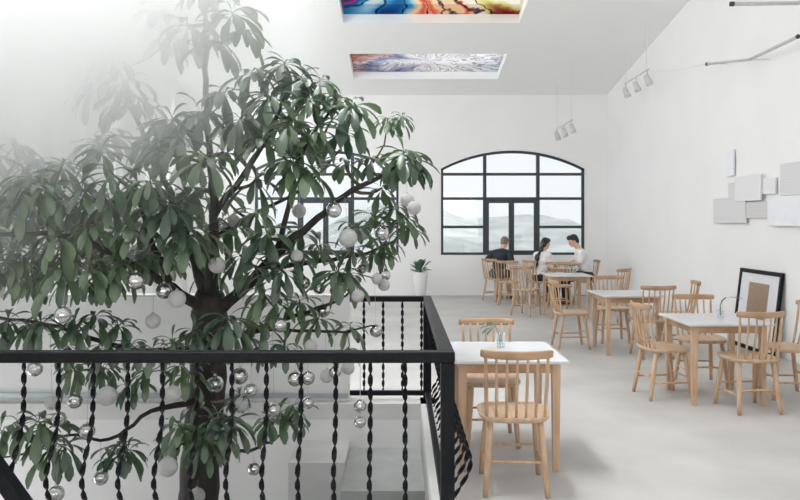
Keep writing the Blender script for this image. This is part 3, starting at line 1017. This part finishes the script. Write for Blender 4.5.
# ------------------------------------------------------------------ baubles
KIND = {'c': ('bauble_clear', 'clear glass'), 's': ('bauble_silver', 'mirrored silver'), 'w': ('bauble_white', 'frosted white')}
BAUBLES = [
    (110, 279, 8, 'w', 'large frosted white bauble among the dark leaves at left, above the railing'),
    (63, 315, 7, 'c', 'clear glass bauble just above the railing at far left'),
    (136, 281, 8, 's', 'mirrored silver bauble hanging in dark leaves left of the trunk'),
    (164, 291, 7.5, 's', 'silver bauble touching a frosted one just left of the trunk'),
    (177, 299, 8, 'w', 'frosted white bauble hard against the left of the trunk fork'),
    (153, 321, 7, 'w', 'frosted white bauble hanging low between trunk and railing at left'),
    (128, 257, 5, 'w', 'small frosted bauble half hidden in leaves left of the trunk'),
    (217, 265, 8, 'w', 'frosted white bauble right above the trunk fork'),
    (234, 221, 7, 'w', 'frosted white bauble in the middle of the crown, right of the upright limb'),
    (257, 248, 7, 's', 'silver bauble beside the thick slanting limb'),
    (299, 211, 8, 'w', 'large frosted bauble against the left window, above the slanting limb'),
    (297, 256, 6, 'w', 'frosted bauble just below the slanting limb'),
    (304, 283, 6.5, 's', 'silver bauble, left one of the pair right of the crown middle'),
    (319, 288, 6.5, 's', 'silver bauble, right one of the pair right of the crown middle'),
    (323, 311, 7, 's', 'silver bauble hanging under the middle right leaves'),
    (280, 325, 7, 'c', 'clear bauble among twigs just above the railing'),
    (311, 346, 6, 'w', 'pale bauble touching the top of the railing right of the trunk'),
    (334, 210, 7.5, 'c', 'clear bauble in front of the left arched window'),
    (348, 238, 9, 'w', 'largest frosted bauble below the left arched window'),
    (364, 234, 6, 'w', 'small frosted bauble right of the largest one'),
    (382, 233, 7.5, 'c', 'shiny clear bauble near the right end of the tree'),
    (407, 200, 6.5, 'w', 'frosted bauble under the outermost right rosette, left of its pair'),
    (414, 208, 6.5, 'w', 'frosted bauble farthest right on the tree'),
    (384, 275, 6.5, 's', 'silver bauble, top of the trio above the far railing'),
    (384, 285, 6, 'w', 'frosted bauble, bottom of the trio above the far railing'),
    (377, 279, 5.5, 'w', 'small frosted bauble, left of the trio above the far railing'),
    (362, 269, 5, 's', 'small silver bauble left of the trio above the far railing'),
    (338, 277, 6, 'w', 'frosted bauble hidden behind the middle right leaves'),
    (358, 296, 6, 'w', 'frosted bauble against the end of the far railing'),
    (376, 331, 6.5, 's', 'silver bauble at the end of the lowest right branch'),
    (35, 369, 6.5, 'c', 'clear bauble below the top rail at far left'),
    (52, 403, 6, 'w', 'frosted bauble seen between the first bars at left'),
    (75, 401, 6.5, 's', 'dark silver bauble between the second and third bars at left'),
    (59, 419, 6.5, 'c', 'clear bauble beside a bar at lower left'),
    (87, 431, 7, 'c', 'clear bauble behind a bar, low at left'),
    (107, 396, 8.5, 'w', 'large pale bauble between bars at left below the rail'),
    (173, 394, 7.5, 'w', 'frosted bauble in front of the trunk, left side, below the rail'),
    (215, 384, 8.5, 'c', 'bright clear bauble in front of the trunk below the rail'),
    (240, 376, 8, 's', 'silver bauble right of the trunk just under the rail'),
    (251, 390, 6.5, 'c', 'clear bauble right of the trunk, middle of a cluster of three'),
    (241, 405, 7.5, 'w', 'white bauble right of the trunk, lowest of a cluster of three'),
    (168, 467, 8.5, 'w', 'white bauble hanging low left of the trunk near the bottom'),
    (254, 469, 6, 's', 'small silver bauble hanging low right of the trunk'),
    (197, 496, 8, 'w', 'white bauble at the bottom edge of the photo in front of the trunk'),
    (56, 494, 7, 'c', 'clear bauble at the bottom edge of the photo at left'),
    (101, 478, 6.5, 'c', 'clear bauble behind the lower left rosette'),
    (295, 379, 6.8, 's', 'silver bauble behind a bar under the rail, left one of a pair'),
    (308, 378, 6.4, 's', 'silver bauble under the rail, right one of a pair'),
    (327, 376, 6.4, 'w', 'pale bauble beside a bar under the rail'),
    (335, 372, 5.5, 's', 'small silver bauble half behind the middle right bar'),
    (348, 368, 6.2, 'w', 'pale bauble just under the rail right of the middle'),
    (360, 406, 6, 's', 'silver bauble hanging alone under the rail at right, upper of two'),
    (360, 422, 5.5, 'c', 'clear bauble hanging alone at right, lower of two'),
    (308, 403, 5.5, 'c', 'clear bauble at the tip of the lower right leaves'),
    (274, 410, 6.5, 'c', 'clear bauble among the lower right leaves'),
]
hang = [p for p, r in cand]
protos = {}
placed = []
for x, y, r, k, lab in BAUBLES:
    best, bs = None, 1e9
    for h in hang:
        if not (3.95 < h.y < 5.5):
            continue
        hx = 400 + h.x * F / h.y
        hy = H0 - (h.z - EYE) * F / h.y
        if hy > y - r - 4:
            continue
        s = abs(hx - x) * 2.2 + (y - hy)
        if s < bs:
            best, bs = h, s
    d = max(3.78, best.y - .22)
    rad = min(.062, max(.03, r * 4.6 / F))
    c = at(x, y, d)
    for _ in range(12):                         # keep baubles from running into each other
        if all((c - q).length > rad + rq + .003 for q, rq in placed):
            break
        d -= .05
        c = at(x, y, d)
    placed.append((c, rad))
    if k not in protos:
        b = MB()
        b.ball((0, 0, 0), 1.0, 20, 12)
        o = b.obj('bauble', KIND[k][0], smooth=True)
        cap = MB().lathe([(.16, .96), (.17, 1.12), (.13, 1.16), (.03, 1.18), (.03, 1.24), (.001, 1.24)], n=12).obj('cap', 'cap', o, smooth=True)
        protos[k] = (o, cap)
        first = True
    else:
        src, sc_ = protos[k]
        o = src.copy()
        COL.objects.link(o)
        cap = sc_.copy()
        COL.objects.link(cap)
        cap.parent = o
    o.location = c
    o.scale = (rad, rad, rad)
    o.rotation_euler = (0, 0, rnd.uniform(0, 6))
    tag(o, lab, 'bauble', 'baubles hung on the tree')
    bpy.context.view_layer.update()
    inv = o.matrix_world.inverted()
    st = MB().tube([inv @ best, Vector((0, 0, 1.2))], .0011 / rad, 5)
    st.obj('string', 'string', o)

# ------------------------------------------------------------------ white veil imitating lens glare and overexposure
hz = MB().box(-4.6, -.35, 3.62, 5.95, .9, 5.0)
hm_ = bpy.data.materials.new('glare_veil_volume')
hm_.use_nodes = True
nt = hm_.node_tree
nt.nodes.remove(nt.nodes['Principled BSDF'])
N, Lk = nt.nodes.new, nt.links.new
tc = N('ShaderNodeTexCoord')
sp = N('ShaderNodeSeparateXYZ')
Lk(tc.outputs['Object'], sp.inputs[0])
mA = N('ShaderNodeMath'); mA.operation = 'MULTIPLY_ADD'     # height minus 0.62 * x-offset
mA.inputs[1].default_value = -.75
Lk(sp.outputs['X'], mA.inputs[0]); Lk(sp.outputs['Z'], mA.inputs[2])
nz = N('ShaderNodeTexNoise'); nz.inputs['Scale'].default_value = .9; nz.inputs['Detail'].default_value = 1
Lk(tc.outputs['Object'], nz.inputs['Vector'])
mB = N('ShaderNodeMath'); mB.operation = 'MULTIPLY_ADD'; mB.inputs[1].default_value = .7
Lk(nz.outputs['Fac'], mB.inputs[0]); Lk(mA.outputs[0], mB.inputs[2])
mr = N('ShaderNodeMapRange'); mr.interpolation_type = 'SMOOTHSTEP'
mr.inputs['From Min'].default_value = 2.7
mr.inputs['From Max'].default_value = 5.6
mr.inputs['To Min'].default_value = 0
mr.inputs['To Max'].default_value = 2.3
Lk(mB.outputs[0], mr.inputs['Value'])
# fade to nothing at the right side of the opening
mf = N('ShaderNodeMapRange'); mf.interpolation_type = 'SMOOTHSTEP'
mf.inputs['From Min'].default_value = -.38
mf.inputs['From Max'].default_value = -1.3
mf.inputs['To Min'].default_value = 0
mf.inputs['To Max'].default_value = 1
Lk(sp.outputs['X'], mf.inputs['Value'])
mm = N('ShaderNodeMath'); mm.operation = 'MULTIPLY'
Lk(mr.outputs[0], mm.inputs[0]); Lk(mf.outputs[0], mm.inputs[1])
vs_ = N('ShaderNodeVolumeScatter')
vs_.inputs['Color'].default_value = (.99, .995, 1, 1)
Lk(mm.outputs[0], vs_.inputs['Density'])
Lk(vs_.outputs[0], nt.nodes['Material Output'].inputs['Volume'])
ho = hz.obj('glare_veil', hm_)
tag(ho, 'white veil imitating glare and lens haze around the upper left of the tree', 'glare_veil')
ho['kind'] = 'stuff'

# ------------------------------------------------------------------ small things on the tables
def vase(label, loc, kind):
    v = thing('glass_vase', label, 'vase', loc, group='glass vases on the tables')
    g = MB().lathe([(.026, 0), (.032, .004), (.036, .05), (.034, .10), (.036, .105), (.033, .103), (.031, .05), (.027, .008), (.001, .008)], n=18)
    g.obj('glass', 'glass', v, smooth=True)
    MB().lathe([(.025, .009), (.030, .05), (.001, .05)], n=16).obj('water', 'glass', v, smooth=True)
    s = MB()
    lf = MB()
    if kind == 'fern':
        s.tube([(0, 0, .01), (-.01, 0, .10), (-.04, 0, .16)], .002, 6)
        for dx, dz, L in ((-1, .35, .12), (-1, -.05, .12), (-.8, .8, .08), (-.7, -.3, .09)):
            leaf(lf, Vector((-.03, 0, .15)), Vector((dx, -.2, dz)), L, .035, .8)
    elif kind == 'curve':
        s.tube([(0, 0, .01), (0, 0, .11), (.015, 0, .155), (.05, 0, .185)], [.004, .005, .006, .006], 6)
        leaf(lf, Vector((.045, 0, .182)), Vector((1, -.3, .25)), .15, .03, .5, stem=0)
    else:
        for a in range(9):
            aa = a * 2.4
            s.tube([(0, 0, .02), (.02 * math.cos(aa), .02 * math.sin(aa), .12), (.05 * math.cos(aa), .04 * math.sin(aa), .18)], .002, 5)
            leaf(lf, Vector((.03 * math.cos(aa), .03 * math.sin(aa), .13)), Vector((math.cos(aa), math.sin(aa), .7)), .11, .06, 1.2)
    s.obj('stem', 'plant', v, smooth=True)
    lf.obj('leaves', 'plant', v, smooth=True)
    return v


vase('clear glass tumbler with a green fern sprig on the nearest table', (.71, 5.1, .7305), 'fern')
vase('clear glass with one long curved leaf on the right-hand table', (2.99, 6.72, .7305), 'curve')
vase('small glass of bushy green sprigs on the table near the young man', (2.98, 12.5, .7305), 'bush')

# potted plant at the back wall
pp = thing('potted_plant', 'tall white pot with broad green leaves against the back wall between the arched windows', 'plant', (.43, 15.3, 0))
MB().lathe([(.11, 0), (.12, .01), (.165, .53), (.17, .56), (.15, .56), (.145, .5), (.001, .5)], n=24).obj('pot', 'pot', pp, smooth=True)
MB().lathe([(.145, .49), (.001, .515)], n=20, cap=False).obj('soil', 'soil', pp)
lf = MB()
r3 = random.Random(4)
for k in range(22):
    a = k * 2.4
    el = r3.uniform(.55, 1.45)
    leaf(lf, Vector((0, 0, .52)), Vector((math.cos(a) * math.cos(el), math.sin(a) * math.cos(el), math.sin(el))), r3.uniform(.22, .38), .13, r3.uniform(.5, 1.3), stem=.3)
lf.obj('leaves', 'plant', pp, smooth=True)

# ------------------------------------------------------------------ picture frame leaning on the right wall
# local frame: x along the wall, y = thickness, z up; origin at the foot
pf = thing('picture_frame', 'large black picture frame with white mount and brown paper leaning on the right wall', 'picture frame')
FW, FH, BW, FT = 1.06, 1.02, .052, .035
f = MB()
f.bbox(-FW / 2, FW / 2, 0, FT, 0, BW)
f.bbox(-FW / 2, FW / 2, 0, FT, FH - BW, FH)
f.bbox(-FW / 2, -FW / 2 + BW, 0, FT, BW, FH - BW)
f.bbox(FW / 2 - BW, FW / 2, 0, FT, BW, FH - BW)
f.obj('frame', 'iron', pf)
MB().box(-FW / 2 + BW, FW / 2 - BW, .014, .022, BW, FH - BW).obj('mount_board', 'mount', pf)
MB().box(-.25, .25, .010, .0135, .36, FH - .165).obj('paper_panel', 'kraft', pf)
tilt = math.asin(.12)
pf.location = (XR - .035 - .128, 9.06, 0.002)
pf.rotation_euler = (-tilt, 0, -PI / 2)

# ------------------------------------------------------------------ panels on the right wall
PANELS = [  # x0 x1 y0 y1 (picture), stand-off, material, label
    (714, 746, 198, 223, .045, 'grid_grey', 'grey wire-grid panel at the lower left of the wall piece'),
    (744, 768, 202, 218, .03, 'grid_mauve', 'mauve-grey grid panel between the grey one and the white square'),
    (735, 761, 176, 201, .06, 'grid_pale', 'pale grid square in the middle of the wall piece'),
    (727, 734, 150, 176, .03, 'panel_white', 'narrow upright white strip at the top left of the wall piece'),
    (729, 734.5, 183, 198, .03, 'grid_grey', 'tiny upright grey strip above the grey grid panel'),
    (768, 806, 196, 226, .06, 'panel_white', 'plain bluish white square, lowest and brightest of the wall piece'),
    (781, 812, 162, 195, .035, 'grid_grey', 'large grey ribbed panel at the right edge above the white square'),
    (762, 776, 178, 194, .03, 'grid_pale', 'small faint pale panel left of the large ribbed one'),
]
for x0, x1, y0, y1, so, m_, lab in PANELS:
    X = XR - so
    dn_, df = X * F / (x1 - 400), X * F / (x0 - 400)
    dm = (dn_ + df) / 2
    z1, z0 = EYE - (y0 - H0) * dm / F, EYE - (y1 - H0) * dm / F
    b = MB().bbox(-.012, .012, -(df - dn_) / 2, (df - dn_) / 2, -(z1 - z0) / 2, (z1 - z0) / 2, .003)
    o = thing('wall_panel', lab, 'wall art', (X, dm, (z0 + z1) / 2), group='overlapping panels on the right wall')
    b.obj('panel', m_, o)
    MB().tube([(.012, 0, 0), (XR - X, 0, 0)], .012, 8).obj('mount_pin', 'cable', o)


# ------------------------------------------------------------------ lights on tracks, tubes, cables
def spot_track(label, x, y0, y1, z, n, drop):
    t = thing('spotlight_track', label, 'light fitting', (x, 0, z), group='spotlight tracks')
    MB().bbox(-.013, .013, y0, y1, -.012, .012).obj('track', 'lampgrey', t)
    for y in (y0 + .1, y1 - .1):
        MB().tube([(0, y, .012), (0, y, zc(y) - z - .003)], .0045, 6).obj('suspension_rod', 'cable', t)
    for k in range(n):
        y = y0 + (y1 - y0) * (k + .12) / (n - .76)
        a = MB().tube([(0, y, -.012), (0, y, -drop)], .011, 8).obj('lamp_arm', 'lampgrey', t)
        c = Vector((0, y, -drop - .03))
        d = Vector((.25, -.35, -.9)).normalized()
        h = MB()
        h.tube([c - d * .08, c - d * .06, c, c + d * .09, c + d * .115], [.022, .045, .052, .06, .06], 14)
        s = h.obj('lamp_head', 'lampgrey', t, smooth=True)
        MB().tube([c + d * .1155, c + d * .118], [.052, .050], 14).obj('lamp_lens', 'lens', s, smooth=True)
    return t


spot_track('track of three grey spotlights hanging below the ceiling near the right wall', 4.18, 12.1, 13.4, 4.19, 3, .12)
spot_track('small faint track of three spotlights above the right arched window', 3.34, 13.95, 15.4, 3.6, 3, .10)

tl = thing('tube_lamp', 'thin grey bent lamp tube with black end knobs high on the right wall', 'light fitting')
pts = [at(707, 64, 10.05), at(750, 59.5, 8.9), at(798, 36.5, 7.85)]
for i in range(2):
    MB().tube([pts[i], pts[i + 1]], .020 if i else .017, 10).obj('tube', 'tube', tl, smooth=True)
for p in (pts[0], pts[2]):
    MB().ball(p, .026, 12, 8).obj('end_knob', 'capblack', tl, smooth=True)
for p in (pts[0], pts[1], pts[2]):
    MB().tube([p, (XR - .003, p.y, p.z)], .007, 6).obj('bracket', 'cable', tl)
MB().tube([(4.18, 12.3, 4.2), (4.24, 11.2, 3.98), pts[0]], .004, 6).obj('cable', 'cable', tl)
tl2 = thing('tube_lamp', 'straight thin lamp tube at the very top right corner of the photo', 'light fitting')
a, b = at(731, 4, 8), Vector((XR - .005, 8, at(800, 3, 8).z))
MB().tube([a, b], .022, 10).obj('tube', 'tube', tl2, smooth=True)
MB().tube([a - Vector((.01, 0, 0)), a + Vector((.03, 0, 0))], .027, 10).obj('end_knob', 'capblack', tl2, smooth=True)
MB().tube([a + Vector((.1, 0, 0)), (a.x + .1, 8, zc(8) - .003)], .004, 6).obj('suspension_rod', 'cable', tl2)


# ------------------------------------------------------------------ people
def blend_mesh(name, verts, edges, material, parent, voxel):
    """one continuous surface grown round a skeleton of joints: verts = (position, radius or (rx, ry, rz))"""
    mb = MB()
    for p, r in verts:
        p = Vector(p)
        if hasattr(r, '__len__'):
            b = MB().ball((0, 0, 0), 1, 20, 14)
            mb.add([(p.x + q[0] * r[0], p.y + q[1] * r[1], p.z + q[2] * r[2]) for q in b.v], b.f)
        else:
            mb.ball(p, r, 16, 12)
    for i, j in edges:
        (p, r), (q, t) = verts[i], verts[j]
        r = min(r[:2]) if hasattr(r, '__len__') else r
        t = min(t[:2]) if hasattr(t, '__len__') else t
        mb.tube([p, q], [r, t], 16)
    o = mb.obj(name, material, parent, smooth=True)
    m = o.modifiers.new('blend', 'REMESH')
    m.mode = 'VOXEL'
    m.voxel_size = voxel
    m.use_smooth_shade = True
    m2 = o.modifiers.new('soften', 'SMOOTH')
    m2.factor = .5
    m2.iterations = 4 if voxel > .008 else 2
    return o


def person(label, loc, rz, shirt, hairmat, hair, arms, lean=.0, bow=.0, legs='down', trousers='darkcloth', shorts=False, k=1.0):
    P = thing('person', label, 'person', loc, rz)
    P.scale = (k, k, k)
    hip = Vector((0, 0, .56))

    def sp_(z, y=0, x=0):               # torso point leaning forward
        d = z - .56
        return Vector((x, y + d * lean, .56 + d * (1 - lean * lean * .4)))
    neck = sp_(1.12, .0)
    hd_ = neck + Vector((0, .02 + bow * .05, .055))
    tilt_ = Matrix.Rotation(-bow, 3, 'X')

    def hp(x, y, z):
        return hd_ + tilt_ @ Vector((x, y, z))
    V, E = [], []

    def v(p, r, par=None):
        V.append((tuple(p), r))
        if par is not None:
            E.append((par, len(V) - 1))
        return len(V) - 1
    pel = v(hip, (.155, .115, .11))
    wst = v(sp_(.74), (.135, .10, .12), pel)
    che = v(sp_(.92), (.155, .115, .13), wst)
    upc = v(sp_(1.03), (.15, .085, .06), che)
    nk = v(neck, .052, upc)
    skull = v(hp(0, .005, .125), (.076, .095, .098), nk)
    v(hp(0, .035, .07), (.060, .066, .070), skull)
    v(hp(0, .066, .025), (.034, .034, .026))
    v(hp(0, .102, .088), (.011, .013, .022))
    v(hp(0, .110, .076), (.014, .014, .010))
    v(hp(0, .098, .040), (.024, .010, .010))
    v(hp(0, .088, .128), (.050, .016, .012))
    for s in (-1, 1):
        v(hp(s * .078, .004, .092), (.009, .020, .031))
        sh = v(sp_(1.02, 0, s * .17), .062)
        E.append((upc, sh))
        el, wr, hdn = arms[0 if s < 0 else 1]
        e = v(el, .041, sh)
        m2 = v(Vector(el).lerp(Vector(wr), .4), .038, e)
        w = v(wr, .026, m2)
        fd = (Vector(hdn) - Vector(wr)).normalized()
        sd = fd.cross(Vector((0, 0, 1))).normalized()
        v(Vector(wr) + fd * .055, (.036, .040, .016), w)
        for q, ln in ((-1.5, .060), (-.5, .074), (.5, .078), (1.5, .070)):
            b0 = Vector(wr) + fd * .085 + sd * q * .020
            a1 = v(b0, .0095)
            E.append((w, a1))
            a2 = v(b0 + fd * ln * .5 + Vector((0, 0, -.004)), .0088, a1)
            v(b0 + fd * ln * .9 + Vector((0, 0, -.020)), .0078, a2)
        th = v(Vector(wr) + fd * .035 - sd * s * .034, .0115, w)
        v(Vector(wr) + fd * .088 - sd * s * .056 + Vector((0, 0, -.006)), .0095, th)
        hpj = v((s * .085, .03, .545), .088, pel)
        kn = v((s * .11, .42, .53), .060, hpj)
        cf = v((s * .11, .405, .34), .055, kn)
        an = v((s * .11, .40, .10), .036, cf)
        hl = v((s * .11, .38, .045), .034, an)
        v((s * .115, .55, .035), .026, hl)
    blend_mesh('body', V, E, 'skin', P, .0065)
    V, E = [], []
    a = v(sp_(.58), (.175, .135, .06))
    b = v(sp_(.74), (.155, .120, .14), a)
    c = v(sp_(.92), (.175, .135, .14), b)
    d = v(sp_(1.035), (.165, .102, .066), c)
    v(sp_(1.095), (.072, .066, .03), d)
    for s in (-1, 1):
        sh = v(sp_(1.02, 0, s * .175), .077)
        E.append((d, sh))
        el = Vector(arms[0 if s < 0 else 1][0])
        v(sp_(1.02, 0, s * .17).lerp(el, .88), .062, sh)
    blend_mesh('shirt', V, E, shirt, P, .010)
    V, E = [], []
    a = v((0, -.005, .565), (.172, .135, .115))
    for s in (-1, 1):
        h_ = v((s * .085, .04, .555), .108)
        E.append((a, h_))
        kn = v((s * .11, .41 if not shorts else .34, .533), .088, h_)
        if not shorts:
            cf = v((s * .11, .41, .34), .070, kn)
            v((s * .11, .405, .11), .058, cf)
    blend_mesh('trousers', V, E, trousers, P, .010)
    for s in (-1, 1):
        V, E = [], []
        a = v((s * .11, .365, .048), .047)
        b = v((s * .112, .46, .045), .045, a)
        v((s * .115, .575, .036), .036, b)
        blend_mesh('shoe', V, E, 'shoe', P, .009)
    V, E = [], []
    v(hp(0, -.018, .138), (.086, .092, .098))
    v(hp(0, .020, .178), (.078, .088, .058))
    v(hp(0, -.045, .075), (.070, .058, .070))
    v(hp(0, .075, .185), (.052, .030, .026))
    if hair == 'long':
        c0 = v(hp(0, -.055, .08), (.080, .06, .09))
        c1 = v(hp(0, -.085, -.05), (.070, .036, .07), c0)
        c2 = v(sp_(.98, -.155), (.066, .034, .08), c1)
        c3 = v(sp_(.86, -.160), (.054, .030, .08), c2)
        v(sp_(.77, -.155), (.026, .016, .05), c3)
    blend_mesh('hair', V, E, hairmat, P, .009)
    for s in (-1, 1):
        e = MB()
        e.ball(hp(s * .030, .092, .108), .0105, 10, 8)
        e.obj('eye', 'eye', P, smooth=True)
    e = MB()
    e.tube([hp(-.022, .098, .041), hp(0, .107, .040), hp(.022, .098, .041)], [.003, .0055, .003], 8)
    e.obj('mouth', 'lip', P, smooth=True)
    return P


arm_fwd = [((-.23, .16, .84), (-.14, .38, .775), (-.10, .5, .77)), ((.23, .16, .84), (.14, .38, .775), (.10, .5, .77))]
arm_man = [((-.27, .10, .82), (-.20, .33, .775), (-.16, .45, .77)), ((.27, .12, .82), (.20, .34, .775), (.14, .46, .77))]
person('man in navy shirt and shorts seated with his back to us, leaning forward', (2.01, 14.88, 0), math.radians(-28), 'navy', 'greyhair', 'short',
       arm_man, lean=.58, bow=.62, trousers='shorts', shorts=True, k=1.0)
person('woman with long black hair and white blouse, seen from behind', (2.76, 14.22, 0), math.radians(-55), 'whitecloth', 'hair', 'long',
       arm_fwd, lean=.18, bow=.3, trousers='darkcloth', k=.94)
person('young man with short black hair and white shirt seated facing left at the far table', (3.68, 14.2, 0), math.radians(86), 'whitecloth', 'hair', 'short',
       arm_fwd, lean=.28, bow=.5, trousers='darkcloth', k=1.0)
